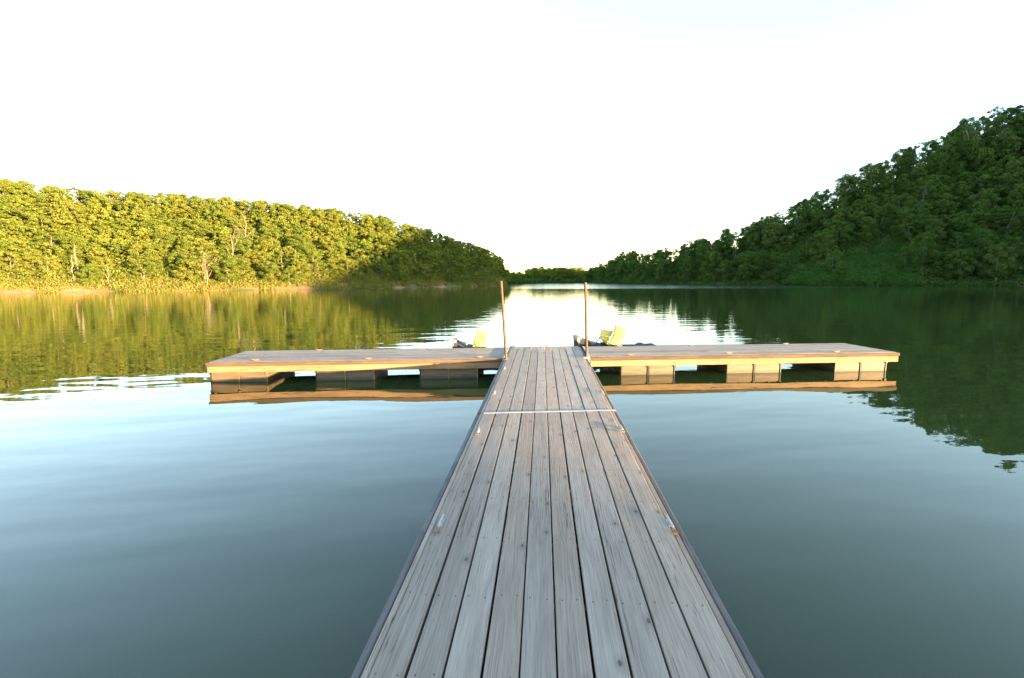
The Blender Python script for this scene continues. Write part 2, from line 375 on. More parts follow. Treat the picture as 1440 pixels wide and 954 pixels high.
# metal angle where wings meet the walkway
for s, x, r, inv in ((-1, -.737, wl, 0), (1, .888, wr, 0)):
    root = r[0]
    m = MB(); y0 = 8.84+.134*x; y1 = y0+1.38
    Mi = Matrix.Rotation(-ANG, 3, 'Z')
    org = Vector(root.location)
    def TA(p): return Mi @ (Vector(p)-org)
    xa, xb = (x-.0, x+.028) if s < 0 else (x-.0, x+.03)
    m.box(xa, xb, y0, y1, WZ+.002, WZ+.018, 0, TA)
    m.build('metal_angle', STEEL, root)

# ------------------------------------------------------------------ mooring posts
def post(base, top, label):
    base = Vector(base); top = Vector(top)
    root = empty('mooring_post', base)
    m = MB(); d = top-base
    m.tube([d*(-1.4/d.length*.9), (0, 0, 0), d*.5, d], [.024, .024, .024, .024], 14)
    m.build('pipe', PIPE, root, smooth=False)
    c = MB(); c.tube([d, d*1.006], [.026, .024], 14); c.build('cap', RUST, root)
    for p in root.children[0].data.polygons: p.use_smooth = len(p.vertices) == 4
    k = MB(); k.tube([(0, 0, -.12), (0, 0, -.004)], [.036, .036], 14); k.build('guide_ring', RUST, root)
    bq = MB(); bq.cbox(-.06, .06, -.045, -.037, -.11, -.012, .003, 0, None, 0)
    for bx in (-.045, .045): bq.tube([(bx, -.046, -.06), (bx, -.054, -.06)], [.009, .009], 6)
    bq.build('mounting_plate', STEEL, root)
    tag(root, label, 'post', 'rusty pipe posts at the walkway corners'); return root
def unproj(px, py, dist):                     # world point at horizontal distance
    d = M3 @ Vector(((px-720)/F, -(py-477)/F, -1)); h = math.hypot(d.x, d.y)
    return Vector((d.x, d.y, d.z))*(dist/h)+Vector((0, 0, H))
post(tuple(unproj(711.8, 504.5, 8.72)), tuple(unproj(704.8, 396.5, 8.8)), 'leaning rusty pipe post at the left corner of the walkway')
post(tuple(unproj(825.2, 501, 8.98)), tuple(unproj(823.2, 398.3, 9.02)), 'upright rusty pipe post at the right corner of the walkway')

# ------------------------------------------------------------------ pedal boats
def hull_mesh(L, W, sheer, root, mirror=1):
    """two-pontoon pedal boat body, bow towards -X, raised bow"""
    m = MB(); n = 14; ring = []
    for k in range(n+1):
        t = k/n; x = L*(t-.5)
        hw = W/2*(.62+.38*math.sin(min(1, t*1.6)*math.pi/2))
        top = .17+sheer*max(0, 1-t*2.2)**1.3+.03*max(0, t-.85)*6
        dip = .05 if .25 < t < .9 else .0
        prof = [(-hw*.72, -.08), (-hw, .05), (-hw, top), (-hw*.82, top+.015), (-hw*.72, top-dip), (hw*.72, top-dip), (hw*.82, top+.015), (hw, top), (hw, .05), (hw*.72, -.08), (hw*.4, -.02), (-hw*.4, -.02)]
        if t < .08: prof = [(p[0]*.82, p[1] if p[1] > .1 else .09) for p in prof]
        ring.append([(x, p[0], p[1]) for p in prof])
    for r in ring:
        for p in r: m.v.append(p); m.at.append((0, 0, 0))
    q = len(ring[0])
    for k in range(n):
        for i in range(q): m.f.append((k*q+i, k*q+(i+1) % q, (k+1)*q+(i+1) % q, (k+1)*q+i)[::-1]); m.mi.append(0)
    m.f.append(tuple(range(q))); m.mi.append(0); m.f.append(tuple(n*q+i for i in range(q))[::-1]); m.mi.append(0)
    return m.build('hull', HULL, root)
def shell(corners, thick, lip=.02):
    """moulded panel from 4 corners (Vectors) with a raised rim and thickness"""
    a, b_, c, d = [Vector(p) for p in corners]
    nrm = (b_-a).cross(d-a).normalized(); m = MB(); N = 6; idx = {}
    def P(u, v, o): return (a*(1-u)*(1-v)+b_*u*(1-v)+c*u*v+d*(1-u)*v)+nrm*o
    for side in (0, 1):
        for i in range(N+1):
            for j in range(N+1):
                u, v = i/N, j/N; e = 1 if (i in (0, N) or j in (0, N)) else 0
                dish = -.03*math.sin(math.pi*u)*math.sin(math.pi*v)
                o = dish+lip*e*(1 if not side else .2)-side*thick
                idx[side, i, j] = len(m.v); m.v.append(tuple(P(u, v, o))); m.at.append((0, 0, 0))
    for i in range(N):
        for j in range(N):
            q = (idx[0, i, j], idx[0, i+1, j], idx[0, i+1, j+1], idx[0, i, j+1]); m.f.append(q); m.mi.append(0)
            q = (idx[1, i, j], idx[1, i+1, j], idx[1, i+1, j+1], idx[1, i, j+1]); m.f.append(q[::-1]); m.mi.append(0)
    for i in range(N):
        for (p, q) in (((i, 0), (i+1, 0)), ((i+1, N), (i, N)), ((0, i+1), (0, i)), ((N, i), (N, i+1))):
            m.f.append((idx[0, p[0], p[1]], idx[1, p[0], p[1]], idx[1, q[0], q[1]], idx[0, q[0], q[1]])); m.mi.append(0)
    return m
def pedal_boat(cx, cy, rz, L, seats, label, rod):
    root = empty('pedal_boat', (cx, cy, 0), rz)
    Mi = Matrix.Rotation(-rz, 3, 'Z'); o0 = Vector((cx, cy, 0))
    loc = lambda p: Mi @ (Vector(p)-o0)
    h = hull_mesh(L, 1.15, .29, root)
    r = MB(); r.cbox(-L/2-.02, -L/2+.08, -.30, .30, .36, .475, .02, 0, None, 1); r.build('bow_cap', ROPE, root)
    for panels in seats:
        so_ = None
        for k, (pix, d0, d1) in enumerate(panels):
            cs = [loc(unproj(px, py, dd)) for (px, py), dd in zip(pix, (d0, d0, d1, d1))]
            sm = shell(cs, .025)
            if so_ is None: so_ = sm.build('seat', YELLOW, root, smooth=True)
            else: sm.build('backrest', YELLOW, so_, smooth=True)
        # bracket under the seat
    for panels in seats:
        bk = MB()
        pix, d0, d1 = panels[0]
        p = loc(unproj((pix[2][0]+pix[3][0])/2, (pix[2][1]+pix[3][1])/2, d1+.02))
        bk.box(p.x-.09, p.x+.09, p.y+.0, p.y+.05, .12, p.z+.005)
        bk.build('seat_bracket', BLACK, root)
    a, b_ = [loc(unproj(px, py, dd)) for (px, py, dd) in rod]
    a = Vector((a.x, a.y, a.z)); st = MB(); st.tube([a, b_], [.012, .012], 8); st.tube([b_+Vector((-.0, -.05, 0)), b_+Vector((0, .05, 0))], [.016, .016], 8)
    st.build('steering_lever', STEEL, root)
    w_ = MB()                                    # paddle wheel housing behind the seats
    w_.tube([(L*.30, -.22, .10), (L*.30, .22, .10)], [.17, .17], 18); w_.build('paddle_housing', HULL, root)
    tag(root, label, 'pedal boat', 'pedal boats moored behind the dock wings'); return root
pedal_boat(-1.22, 10.95, rad(6), 1.75,
    [[([(667.5, 474), (684.5, 475.3), (684, 489), (664.5, 488.5)], 10.75, 10.6), ([(670.5, 466.0), (686, 468.0), (684.5, 474.8), (668.5, 473.3)], 10.9, 10.77)]],
    'pedal boat with one yellow seat showing behind the left dock wing', ((655.5, 485, 10.7), (663.5, 475.5, 10.8)))
pedal_boat(1.88, 11.75, rad(7), 2.1,
    [[([(845, 474.5), (857, 476), (853.5, 485), (846.5, 479)], 11.35, 11.3), ([(846, 464.2), (862, 466.3), (857.5, 476), (843.5, 473.8)], 11.5, 11.38)],
     [([(862.5, 472), (880, 474.6), (870, 487), (855, 483.5)], 11.2, 11.1), ([(865, 458), (881, 464.3), (879, 474), (862, 471.7)], 11.4, 11.22)]],
    'pedal boat with two tilted yellow seats behind the right dock wing', ((837, 483, 11.3), (843.5, 475.5, 11.35)))

# ------------------------------------------------------------------ terrain
def caz(px): return math.degrees(math.atan((px-720)/F))
def tanel(px, py):
    d = M3 @ Vector(((px-720)/F, -(py-477)/F, -1)); return d.z/math.hypot(d.x, d.y)
def tab(rows): r = sorted(rows); return np.array([a for a, _ in r]), np.array([b for _, b in r])
# silhouettes (azimuth deg from the viewing direction -> tan elevation), shore distances
SIL_L = tab([(-95, .10), (-80, .13), (-60, .142)]+[(caz(x), tanel(x, y)) for x, y in ((0, 250), (60, 257), (100, 263), (200, 271), (300, 275), (400, 285), (470, 293), (540, 303), (600, 320), (650, 338), (690, 352), (705, 363), (716, 392))])
SH_L = tab([(-95, 105), (-75, 108), (-60, 114)]+[(caz(x), d/math.cos(math.atan((x-720)/F))) for x, d in ((0, 80), (200, 88), (430, 104), (560, 122), (640, 140), (700, 160), (716, 175))])
SIL_R = tab([(caz(x), tanel(x, y)) for x, y in ((822, 388), (835, 376), (850, 373), (880, 354), (900, 360), (950, 348), (1000, 334), (1050, 317), (1100, 293), (1150, 267), (1200, 234), (1250, 213), (1300, 192), (1340, 168), (1400, 151), (1440, 127))]+[(55, .29), (70, .30), (90, .27), (116, .22)])
SH_R = tab([(caz(x), d/math.cos(math.atan((x-720)/F))) for x, d in ((822, 300), (840, 262), (900, 215), (1000, 172), (1150, 140), (1300, 125), (1440, 116))]+[(60, 178), (80, 185), (115, 195)])
SIL_F = tab([(caz(x), tanel(x, y)) for x, y in ((690, 384), (716, 383), (740, 384), (752, 377), (800, 377), (812, 382), (830, 378), (860, 378))])
SH_F = tab([(caz(690), 300), (caz(720), 300), (caz(860), 300)])
def ip(T_, a): return float(np.interp(a, T_[0], T_[1]))
class Hill:
    def __init__(s, sil, sh, slope, th, a0, a1, right=False): s.sil, s.sh, s.slope, s.th, s.a0, s.a1, s.right = sil, sh, slope, th, a0, a1, right
    def params(s, a):
        ds = ip(s.sh, a); T = ip(s.sil, a); th = s.th
        top = T*ds+H
        if top <= th+2: return ds, ds+25, max(.6, top-th), T
        dc = (s.slope*ds+H-th)/(s.slope-T*.98); dc = min(max(dc, ds+25), ds*2.2)
        return ds, dc, max(.6, T*dc+H-th), T
    def cap(s, x, y):                        # the ridge runs down to nothing on the sun side
        if not s.right: return 1e9
        n = .6*x+.8*y
        return max(-1., (n-43)*.40+4.) if n < 140 else 1e9
    def z(s, a, d):
        ds, dc, Hc, T = s.params(a)
        x, y = math.sin(rad(a))*d, math.cos(rad(a))*d
        if d < ds: return -.35-(ds-d)*.12
        t = (d-ds)/(dc-ds)
        if t <= 1: zz = .25+(Hc-.25)*(t*.82+.18*t*t) if Hc > 1 else .25+(Hc-.25)*t
        elif d < dc*1.25: zz = Hc*(d/dc)*(1-.04*min(1, t-1)) if s.slope > .3 else Hc
        else: zz = Hc*1.25*max(.02, 1-(d-dc*1.25)/(dc*.3))
        zz += (.7*math.sin(x*.13+1.3)*math.cos(y*.11)+.35*math.sin(x*.37+y*.29))*min(1, max(0, (d-ds)/15.))*min(1, Hc/12)
        wob = .35*math.sin(a*2.3)+.2*math.sin(a*7.1)
        zz = zz if d > ds+2 else zz*(d-ds)/2+wob*.2
        return min(zz, s.cap(x, y))
    def mesh(s, name, m, rmax):
        na = max(20, int((s.a1-s.a0)*1.6)); ts = list(np.linspace(0, 1, 22))
        V = []; Fc = []
        for i in range(na+1):
            a = s.a0+(s.a1-s.a0)*i/na; ds, dc, _, _ = s.params(a)
            dd = [ds-6, ds-2, ds, ds+.7, ds+2]+[ds+2+(dc-ds-2)*t for t in ts[1:]]+[dc+(rmax*dc-dc)*t for t in (.05, .12, .2, .35, .5, .7, .85, 1.)]
            for d in dd:
                x, y = cam2world(math.sin(rad(a))*d, math.cos(rad(a))*d); V.append((x, y, s.z(a, d)))
        nr = len(dd)
        for i in range(na):
            for j in range(nr-1): Fc.append((i*nr+j, (i+1)*nr+j, (i+1)*nr+j+1, i*nr+j+1)[::-1])
        me = bpy.data.meshes.new(name); me.from_pydata(V, [], Fc); me.materials.append(m); me.polygons.foreach_set('use_smooth', [True]*len(Fc))
        o = bpy.data.objects.new(name, me); COL.objects.link(o); tag(o, kind='structure'); return o
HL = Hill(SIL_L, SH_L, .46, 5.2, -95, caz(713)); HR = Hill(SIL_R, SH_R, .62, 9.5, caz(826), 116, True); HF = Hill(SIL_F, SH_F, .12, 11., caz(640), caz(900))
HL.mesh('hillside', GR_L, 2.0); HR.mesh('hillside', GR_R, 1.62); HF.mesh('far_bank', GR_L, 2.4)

# added unseen bank on the sun side; its trees shade the near walkway
SIL_B = tab([(118, .05), (160, .06)]); SH_B = tab([(118, 100), (160, 80)])
HB = Hill(SIL_B, SH_B, .1, 8., 124.6, 160); HB.mesh('unseen_shade_bank', GR_R, 1.8)

# ------------------------------------------------------------------ foliage
def leaves_mesh(rs, lumps, n_per, size, tints=True):
    """numpy soup of leaf-cluster quads on lump surfaces: lumps (cx,cy,cz,r)"""
    P = []; N = []; Tn = []
    for (cx, cy, cz, r, q) in lumps:
        n = int(n_per*(r*r))
        d = rs.normal(size=(n, 3)); d[:, 2] = d[:, 2]*.9+.18; d /= np.linalg.norm(d, axis=1)[:, None]
        rr = r*(.5+.64*rs.random(n)**.8)
        P.append(np.array([cx, cy, cz])+d*rr[:, None]*np.array([1, 1, .78])); N.append(d); Tn.append(np.full(n, q)+rs.random(n)*.16)
    P = np.concatenate(P); N = np.concatenate(N); Tn = np.concatenate(Tn)
    N = N+rs.normal(size=N.shape)*.55; N /= np.linalg.norm(N, axis=1)[:, None]
    U = np.cross(N, rs.normal(size=N.shape)); U /= np.linalg.norm(U, axis=1)[:, None]; W = np.cross(N, U)
    s = size*(.55+.8*rs.random(len(P)))[:, None]
    k1 = (.6+.5*rs.random(len(P)))[:, None]
    V = np.stack([P-U*s, P-W*s*k1*.8, P+U*s, P+W*s*k1], axis=1).reshape(-1, 3)
    return V.astype('f'), Tn.astype('f')
def quads_obj(name, V, tint, m):
    nq = len(V)//4; me = bpy.data.meshes.new(name)
    me.vertices.add(len(V)); me.vertices.foreach_set('co', V.astype('f').ravel())
    me.loops.add(nq*4); me.loops.foreach_set('vertex_index', np.arange(nq*4, dtype=np.int32))
    me.polygons.add(nq); me.polygons.foreach_set('loop_start', np.arange(0, nq*4, 4, dtype=np.int32))
    me.materials.append(m)
    a = me.attributes.new('tint', 'FLOAT', 'FACE'); a.data.foreach_set('value', tint.astype('f'))
    me.update(calc_edges=True); me.validate(); return me
def make_lumps(rs, kind):
    """crown of a tree 8 m tall standing at the origin"""
    L = []
    if kind == 'round': n, w_, z0, z1 = 22, 2.6, 1.3, 7.3
    elif kind == 'tall': n, w_, z0, z1 = 21, 2.1, 1.3, 7.5
    elif kind == 'open': n, w_, z0, z1 = 15, 2.6, 2.4, 7.4
    else: n, w_, z0, z1 = 20, 2.7, .8, 6.9      # 'low' to the water
    n = int(n*1.6)
    for i in range(n):
        t = (i+.5)/n; z = z0+(z1-z0)*t; env = math.sin(math.pi*(.18+.74*t))**.7
        a = i*2.399+rs.random()*.8; rr = w_*env*(.25+.62*rs.random()**.6)
        r = (.44+.50*rs.random())*(1.12 if kind != 'open' else .82)*(1-.25*t)
        L.append((math.cos(a)*rr, math.sin(a)*rr, z+rs.normal()*.18, r, rs.random()*.34))
    for i in range(5):                          # stray tufts breaking the outline
        a = rs.random()*6.28; t = rs.random(); L.append((math.cos(a)*w_*.95*math.sin(math.pi*(.2+.7*t)), math.sin(a)*w_*.95*math.sin(math.pi*(.2+.7*t)), z0+(z1+.45-z0)*t, .34+.2*rs.random(), rs.random()*.34))
    if kind != 'low': L.append((rs.normal()*.4, rs.normal()*.4, z1+.1, .55, .2))
    return L
def trunk_mb(rs, lumps, h=6.6, r0=.15, mi=0, forks=6):
    m = MB(); pts = []; x = y = 0.
    for k in range(7):
        t = k/6; pts.append((x, y, -.6+(h+.6)*t)); x += rs.normal()*.13; y += rs.normal()*.13
    m.tube(pts, [r0*(1.25-1.05*k/6) for k in range(7)], 7)
    for L in sorted(lumps, key=lambda q: -q[3])[:forks]:
        zb = max(1.2, L[2]-1.4-rs.random()); kk = min(5, max(0, (zb+.6)/(h+.6)*6)); i = int(kk); f = kk-i
        a = Vector(pts[i]).lerp(Vector(pts[i+1]), f); b_ = Vector(L[:3]); mid = a.lerp(b_, .5)+Vector((0, 0, .12))
        m.tube([a, mid, b_], [r0*.5, r0*.36, r0*.14], 5)
    return m
VAR = []
for i, kd in enumerate(['round', 'round', 'tall', 'open', 'round', 'tall', 'low', 'low', 'open', 'round']):
    rs = np.random.default_rng(100+i); L = make_lumps(rs, kd)
    V, tn = leaves_mesh(rs, L, 560 if kd != 'open' else 440, .105); Vc, tc = leaves_mesh(rs, L, 150, .20)
    tr = trunk_mb(rs, L)
    VAR.append(dict(kind=kd, lumps=L, V=V, t=tn, Vc=Vc, tc=tc, trunk=tr, meshes={}))
def var_mesh(i, leafm, barkm):
    v = VAR[i]; key = (leafm.name, barkm.name)
    if key not in v['meshes']:
        cm = quads_obj('crown', v['V'], v['t'], leafm); to = v['trunk'].build('trunk', barkm, None, True, False); v['meshes'][key] = (cm, to.data)
    return v['meshes'][key]
def place_tree(p, h, wf, i, leafm, barkm, rz, label, group, name='broadleaf_tree', lean=(0, 0)):
    cm, tm = var_mesh(i, leafm, barkm)
    r = bpy.data.objects.new(name, None); COL.objects.link(r); r.location = p; r.rotation_euler = (lean[0], lean[1], rz); s = h/8; r.scale = (s*wf, s*wf, s); r.empty_display_size = .5
    for nm, me in (('trunk', tm), ('crown', cm)):
        c = bpy.data.objects.new(nm, me); COL.objects.link(c); c.parent = r
    tag(r, label, 'tree', group); return r

cands = []
def scatter(hill, a0, a1, spacing, dmax_f, th, far=None, skip=None, side='L'):
    rs = np.random.default_rng(int(abs(a0)*10)+17)
    a = a0
    d_step = spacing
    # rows by distance from the shore
    dmin = min(ip(hill.sh, q) for q in np.linspace(a0, a1, 30)); 
    row = 0
    while row < 40:
        any_ = False; a = a0
        while a < a1:
            ds, dc, Hc, T = hill.params(a)
            d = ds+3.0+row*d_step*.95+rs.uniform(-.35, .35)*spacing
            lim = dc+dmax_f
            step = spacing/d*57.3
            aa = a+rs.uniform(-.35, .35)*step
            if d < lim and hill.a0 < aa < hill.a1:
                any_ = True
                ds2, dc2, Hc2, T2 = hill.params(aa)
                if d > ds2+1.5:
                    z = hill.z(aa, d)
                    xl, yl = math.sin(rad(aa))*d, math.cos(rad(aa))*d
                    x, y = cam2world(xl, yl)
                    h = th*rs.uniform(.78, 1.25)
                    cap = (T2*d+H-z)*(rs.uniform(.90, 1.06) if rs.random() < .8 else rs.uniform(1.04, 1.16))
                    if d > dc2-14: h = cap if cap < th*1.5 else h
                    h = min(h, cap)
                    if z > -.2 and h > 2.2 and not (skip and skip(aa, d, ds2, x, y)) and not (side == 'R' and hill.cap(xl, yl) < z+.05 and .6*xl+.8*yl < 56):
                        cands.append(dict(p=(x, y, z-.1), h=h, a=aa, d=d, ds=ds2, dc=dc2, row=row, side=side, T=T2, wf=rs.uniform(.85, 1.2)*(th/h)**.45*(1.38 if side == 'L' else 1.), rz=rs.uniform(0, 6.28), r=rs.random(), r2=rs.random()))
            a += step
        if not any_: break
        row += 1
VINE = (caz(1128), caz(1262))
def skipR(a, d, ds, x, y):
    if VINE[0] < a < VINE[1]:
        k = (a-VINE[0])/(VINE[1]-VINE[0])
        if 5 < d-ds < 17*min(1, .35+k*1.2): return True
        if d-ds <= 5 and k > .45 and (int(a*2.3) % 3 == 0): return True
    return False
def skipL(a, d, ds, x, y):
    if d-ds < 3.5: return (math.sin(a*1.7)+math.sin(a*.63+1)) > .5        # open bank between the first trees
    for c in (caz(105), caz(178), caz(240), caz(312)):
        if abs(a-c) < .9 and d-ds < 10: return True
    return False
scatter(HL, -94, caz(712), 3.6, 4, 5.2, skip=skipL, side='L')
scatter(HR, caz(828), 115.5, 6.0, 6, 9.8, skip=skipR, side='R')
scatter(HF, caz(660), caz(880), 6.0, 22, 10.5, side='F')
rs_ = np.random.default_rng(5)
for k in range(30):                            # taller stand further back, still in the sun
    px = 742+k*2.5+rs_.uniform(-1, 1); a = caz(px); d = 520+rs_.uniform(0, 40); x, y = cam2world(math.sin(rad(a))*d, math.cos(rad(a))*d)
    cands.append(dict(p=(x, y, 1.5), h=14.5+rs_.uniform(-1.2, .8), a=a, d=d, ds=500, dc=560, row=0, side='F', T=.03, wf=1.1, rz=k, r=rs_.random(), r2=rs_.random()))
for k in range(46):                            # added unseen trees shading the near walkway; the last of them stands clear of the line from the sun to the wings
    a = 126.5+k*.62; d = 108+(k*7 % 11)*1.6; n_ = .6*math.sin(rad(a))*d+.8*math.cos(rad(a))*d
    if n_ > .8: continue
    x, y = cam2world(math.sin(rad(a))*d, math.cos(rad(a))*d)
    cands.append(dict(p=(x, y, .1), h=11+k % 3, a=a, d=d, ds=100, dc=130, row=3, side='B', T=.05, wf=1., rz=k*1.3, r=(k*.37) % 1, r2=(k*.61) % 1))
for c in cands:
    px = 720+F*math.tan(rad(c['a'])) if abs(c['a']) < 80 else 1e9
    c['px'] = px; c['in'] = -25 < px < 1465
    sky_ = c['d'] > c['dc']-7
    rowvis = 1.0 if c['row'] <= 1 else (.9 if sky_ else .62)
    c['score'] = c['h']*c['wf']**.5/c['d']*rowvis if c['in'] and c['d'] < c['dc']+8 else -1
cands.sort(key=lambda c: -c['score'])
NIND = 296
def lab(c):
    s = c['side']; x = c['px']; front = c['d'] < c['ds']+8; ridge = c['d'] > c['dc']-8
    if s == 'L':
        lit = x < 560 if c['d'] > c['ds']+20 else x < 440
        if front: return ('sunlit yellow-green tree at the foot of the left hill beside the pale shore', 'sunlit trees along the left shore') if lit else ('shaded green tree at the waterline under the far right end of the left hill', 'shaded trees along the left shore')
        if ridge: return ('sunlit tree on the left hill whose crown stands against the sky', 'trees on the crest of the left hill') if lit else ('dull green tree on the falling skyline of the left hill toward the gap', 'shaded trees on the crest of the left hill')
        return ('sunlit yellow-green tree in the packed middle slope of the left hill', 'sunlit trees on the left slope') if lit else ('shaded tree in the middle slope at the right end of the left hill', 'shaded trees on the left slope')
    if s == 'F': return ('small distant tree on the low bank in the gap between the hills', 'distant trees in the gap')
    far = x < 1050
    if front: return ('grey-green tree hanging over the water along the thin far end of the right shore', 'far trees along the right shore') if far else ('dark tree with foliage down to the water below the steep right hill', 'near trees along the right shore')
    if ridge: return ('green tree on the low skyline at the far end of the right hill', 'far trees on the crest of the right hill') if far else ('dark tree on the climbing skyline of the right hill, crown against the sky', 'near trees on the crest of the right hill')
    return ('dull green tree on the low slope behind the far right shore', 'far trees on the right slope') if far else ('dark green tree in the packed middle slope of the steep right hill', 'near trees on the right slope')
def vidx(c):
    if c['side'] == 'R' and c['d'] < c['ds']+9: return 6 if c['r'] < .5 else 7
    if c['side'] == 'F': return (0, 1, 4, 6)[int(c['r']*4)]
    if c['side'] == 'L': return (0, 1, 4, 3, 4, 9, 8, 9)[int(c['r']*8)]
    return (0, 1, 2, 3, 4, 5, 9, 9, 8)[int(c['r']*9)]
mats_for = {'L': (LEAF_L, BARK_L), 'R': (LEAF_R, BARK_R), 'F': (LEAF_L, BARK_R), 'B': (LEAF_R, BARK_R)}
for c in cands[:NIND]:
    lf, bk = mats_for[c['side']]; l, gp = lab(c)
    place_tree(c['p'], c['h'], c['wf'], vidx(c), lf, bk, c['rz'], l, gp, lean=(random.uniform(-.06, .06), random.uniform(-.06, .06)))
# everything past those: one mass per shore
for side, nm in (('L', 'woodland'), ('R', 'woodland'), ('F', 'woodland'), ('B', 'woodland')):
    Vs = []; Ts = []
    for c in cands[NIND:]:
        if c['side'] != side: continue
        v = VAR[vidx(c)]; V, t = (v['Vc'], v['tc'])
        if not c['in'] and side != 'B': V, t = v['Vc'][:len(v['Vc'])//8*4], v['tc'][:len(v['Vc'])//8]
        s = c['h']/8; cs, sn = math.cos(c['rz']), math.sin(c['rz'])
        W = np.empty_like(V); W[:, 0] = (V[:, 0]*cs-V[:, 1]*sn)*s*c['wf']; W[:, 1] = (V[:, 0]*sn+V[:, 1]*cs)*s*c['wf']; W[:, 2] = V[:, 2]*s
        Vs.append(W+np.array(c['p'], 'f')); Ts.append(t+c['r2'])
    if not Vs: continue
    me = quads_obj(nm, np.concatenate(Vs), np.concatenate(Ts), mats_for[side][0])
    o = bpy.data.objects.new(nm, me); COL.objects.link(o)
    tag(o, {'L': 'mass of small trees filling in behind the front trees of the left hill', 'R': 'mass of dark trees filling in behind the front trees of the right hill', 'F': 'mass of low distant woods in the gap between the hills', 'B': 'added unseen woods behind the walkway that shade its near end'}[side], 'woodland', kind='stuff')
print('trees', len(cands), [sum(c['side'] == s for c in cands) for s in 'LRF'])

# undergrowth and vines -------------------------------------------------
def scrub(name, hill, a0, a1, dens, dlo, dhi, r0, r1, size, m, label, cat, nper=70, seed=3, test=None):
    rs = np.random.default_rng(seed); L = []
    n = int(dens*(a1-a0))
    for _ in range(n):
        a = rs.uniform(a0, a1); ds = ip(hill.sh, a); off = dlo+(dhi-dlo)*rs.random()**1.5; d = ds+off
        if test and not test(a, off): continue
        x, y = cam2world(math.sin(rad(a))*d, math.cos(rad(a))*d); r = rs.uniform(r0, r1)
        L.append((x, y, max(.05, hill.z(a, d))+r*.25, r, rs.random()*.8))
    V, t = leaves_mesh(rs, L, nper, size)
    me = quads_obj(name, V, t, m); o = bpy.data.objects.new(name, me); COL.objects.link(o); tag(o, label, cat, kind='stuff'); return o
scrub('undergrowth', HL, -60, caz(712), 60, .3, 11, .35, 1.15, .13, LEAF_U, 'yellow-green scrub and weeds along the foot of the left hill', 'undergrowth', 90, 3, lambda a, o: o > 1.2 or math.sin(a*1.1)+math.sin(a*.37+2) > -.2)
scrub('undergrowth', HR, caz(830), 60, 22, .1, 6, .6, 1.3, .18, LEAF_R, 'dark bushes and branches drooping to the water along the right shore', 'undergrowth', 60, 4)
scrub('vine_cover', HR, VINE[0]-1.5, VINE[1]+1, 75, 1, 26, .8, 3.0, .18, LEAF_V, 'bright green vines carpeting the open slope above the right shore', 'vines', 60, 5)
scrub('undergrowth', HF, caz(650), caz(880), 26, 0, 10, 1.2, 2.8, .4, LEAF_R, 'low brush along the distant bank in the gap', 'undergrowth', 20, 6)

def slope_scrub(hill, a0, a1, dens, r0, r1, size, m, label, seed, test=None):
    rs = np.random.default_rng(seed); L = []
    for _ in range(dens):
        a = rs.uniform(a0, a1); ds, dc, Hc, T = hill.params(a); d = ds+3+(dc+2-ds-3)*rs.random()
        if test and not test(a, d-ds): continue
        x, y = cam2world(math.sin(rad(a))*d, math.cos(rad(a))*d); r = rs.uniform(r0, r1); z = hill.z(a, d)+r*rs.uniform(.2, 1.0)
        if z+r > T*d+H: continue
        L.append((x, y, z, r, rs.random()*.8))
    V, t = leaves_mesh(rs, L, 55, size); me = quads_obj('understory', V, t, m); o = bpy.data.objects.new('understory', me); COL.objects.link(o); tag(o, label, 'understory', kind='stuff')
slope_scrub(HL, -55, caz(708), 2300, .8, 1.7, .17, LEAF_L, 'young growth filling the gaps between trees on the left hill', 11)
slope_scrub(HR, caz(840), 56, 2900, 1.1, 2.4, .24, LEAF_R, 'dark young growth filling the gaps between trees on the right hill', 12, lambda a, o: not (VINE[0] < a < VINE[1] and o < 18) or math.sin(a*3.1+o*.9)+math.sin(a*1.3-o*.5) > .75)

# bare pale trees ------------------------------------------------------------
def bare_tree(px, hill, off, h, label, seed, forks=5, spread=.5, cat='dead tree', group='bare pale trees', leafy=False):
    a = caz(px); d = ip(hill.sh, a)+off; x, y = cam2world(math.sin(rad(a))*d, math.cos(rad(a))*d); z = hill.z(a, d)-.1
    rs = random.Random(seed); root = empty('bare_tree' if not leafy else 'pale_tree', (x, y, z))
    m = MB(); tops = []
    pts = [Vector((rs.gauss(0, .05)*k, rs.gauss(0, .05)*k, h*.16*k)) for k in range(7)]
    m.tube(pts, [.085*(1-.13*k)*(h/7)+.025 for k in range(7)], 7)
    br = MB()
    for k in range(forks):
        s_ = pts[2+k % 4]; a_ = rs.uniform(0, 6.28); L = h*rs.uniform(.25, .5)
        d1 = Vector((math.cos(a_)*spread, math.sin(a_)*spread, .9)).normalized(); p1 = s_+d1*L*.5; p2 = p1+(d1+Vector((rs.gauss(0, .2), rs.gauss(0, .2), .1)))*L*.5
        br.tube([s_, p1, p2], [.05, .035, .015], 5); tops.append(p2)
        for q in range(3):
            b0 = s_.lerp(p2, rs.uniform(.35, .9)); br.tube([b0, b0+Vector((rs.gauss(0, .5), rs.gauss(0, .5), rs.uniform(.3, .9)))*h*.12], [.03, .012], 4)
    m.build('trunk', BARK_D, root, smooth=True); br.build('branches', BARK_D, root, smooth=True)
    if leafy:
        r2 = np.random.default_rng(seed); V, t = leaves_mesh(r2, [(p.x*1.2, p.y*1.2, p.z, .7, .3) for p in tops], 70, .13); me = quads_obj('crown', V, t, LEAF_P)
        c = bpy.data.objects.new('crown', me); COL.objects.link(c); c.parent = root
    tag(root, label, cat, group); return root
bare_tree(110, HL, 2.6, 5.6, 'tall bare pale trunk on the orange bank, left foot of the left hill', 1, 2, .2)
bare_tree(117, HL, 4.2, 7.2, 'second bare pale trunk just right of the first on the orange bank', 2, 2, .15)
bare_tree(157, HL, 2.2, 4.2, 'short stubby bare trunk standing alone near the pale left shore', 3, 2, .3)
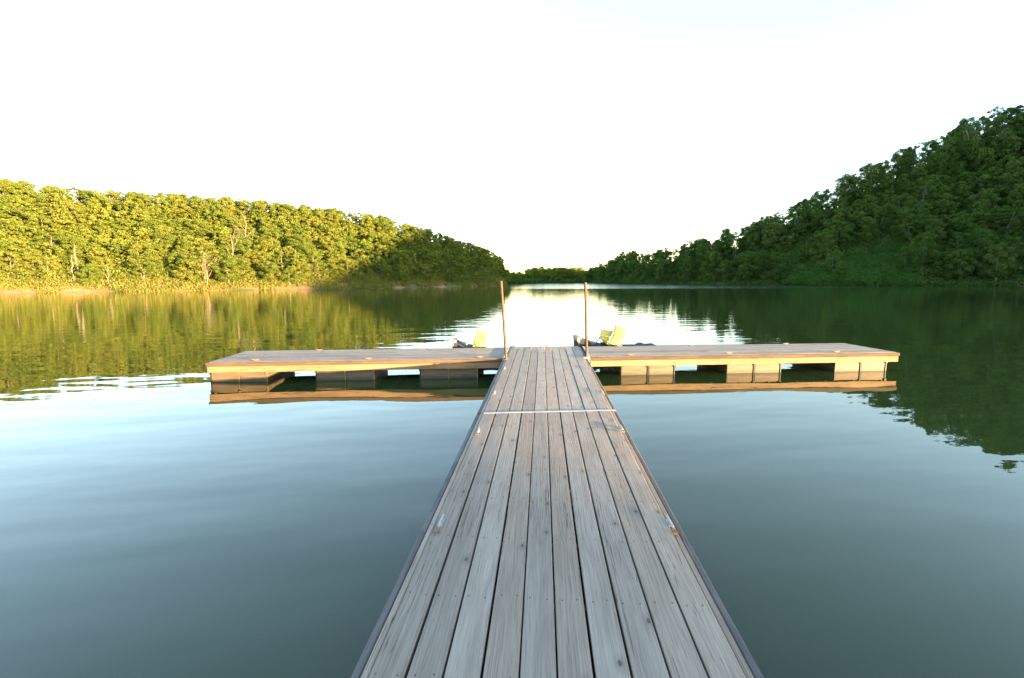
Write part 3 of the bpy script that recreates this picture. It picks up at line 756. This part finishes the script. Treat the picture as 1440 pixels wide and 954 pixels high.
bare_tree(295, HL, 1.2, 6.2, 'small pale half-bare tree standing at the water edge before the left hill', 4, 9, .6, 'tree', 'pale half-bare trees', True)
bare_tree(333, HL, 10.0, 8.4, 'white forked bare trunk between green crowns of the left hill', 5, 4, .4)
bare_tree(354, HL, 18, 10.5, 'big bare tree with wide V-shaped limbs higher on the left hill', 6, 6, .8)
#bare_tree(200, HL, 16, 9.0, 'slim bare trunk rising among the sunlit crowns mid-slope left', 8, 3, .4)
bare_tree(1335, HR, 62, 15, 'grey leafless tree standing high among dark crowns of the right hill', 7, 12, .55)

# ------------------------------------------------------------------ water
m, nt = mat('lake_water'); g = G(nt); P = g.geo()
sep = nt.nodes.new('ShaderNodeSeparateXYZ'); nt.links.new(P, sep.inputs[0]); X, Y, _z = sep.outputs
rot = nt.nodes.new('ShaderNodeVectorRotate'); rot.rotation_type = 'Z_AXIS'; rot.inputs['Angle'].default_value = rad(-12); nt.links.new(P, rot.inputs[0]); PR = rot.outputs[0]
swell = g.noise(g.scale(PR, (.35, 1., 1.)), 1.1, 2, .45)
chop = g.noise(g.scale(PR, (.5, 1., 1.)), 4.2, 3, .5)
big = g.noise(g.scale(P, (.012, .03, 1.)), 1., 2, .5)
# wind-ruffled bands far out
band = g.math('MULTIPLY', g.ramp(Y, 88, 112), g.ramp(X, -18, 4))
gap = g.math('MULTIPLY', g.ramp(Y, 76, 80), g.math('SUBTRACT', 1., g.ramp(Y, 84, 88)))
patch = g.math('MULTIPLY', g.math('MULTIPLY', g.ramp(Y, 62, 70), g.math('SUBTRACT', 1., g.ramp(Y, 95, 110))), g.math('MULTIPLY', g.ramp(X, -40, -24), g.math('SUBTRACT', 1., g.ramp(X, -14, -8))))
patch = g.math('MULTIPLY', patch, g.ramp(big, .4, .6))
fade = g.math('SUBTRACT', 1., g.math('MULTIPLY', g.ramp(X, 60, 110), .85))
ruff = g.math('ADD', g.math('MULTIPLY', g.math('ADD', band, g.math('MULTIPLY', gap, .25)), fade), g.math('MULTIPLY', patch, .5), clamp=True)
midr = g.math('MULTIPLY', g.ramp(Y, 9, 22), g.math('SUBTRACT', 1., g.ramp(Y, 55, 80, 0, .4)))
hgt = g.math('ADD', g.math('MULTIPLY', swell, .013), g.math('MULTIPLY', g.math('MULTIPLY', chop, g.math('ADD', g.ramp(g.noise(g.scale(P, (.25, .6, 1.)), 1., 2), .4, .7, .0004, .0014), g.math('MULTIPLY', midr, .0014))), 1.))
bn = g.bump(hgt, 1., 1.)
p = g.prin((.019, .036, .011), g.math('ADD', .015, g.math('MULTIPLY', ruff, .13)), .5, 0, bn)
p.inputs['IOR'].default_value = 1.45
g.out(p.outputs[0])
W_ = 3500; N = 2
me = bpy.data.meshes.new('lake_water'); me.from_pydata([(-W_, -W_, 0), (W_, -W_, 0), (W_, W_, 0), (-W_, W_, 0)], [], [(0, 1, 2, 3)]); me.materials.append(m)
o = bpy.data.objects.new('water', me); COL.objects.link(o); tag(o, kind='structure')
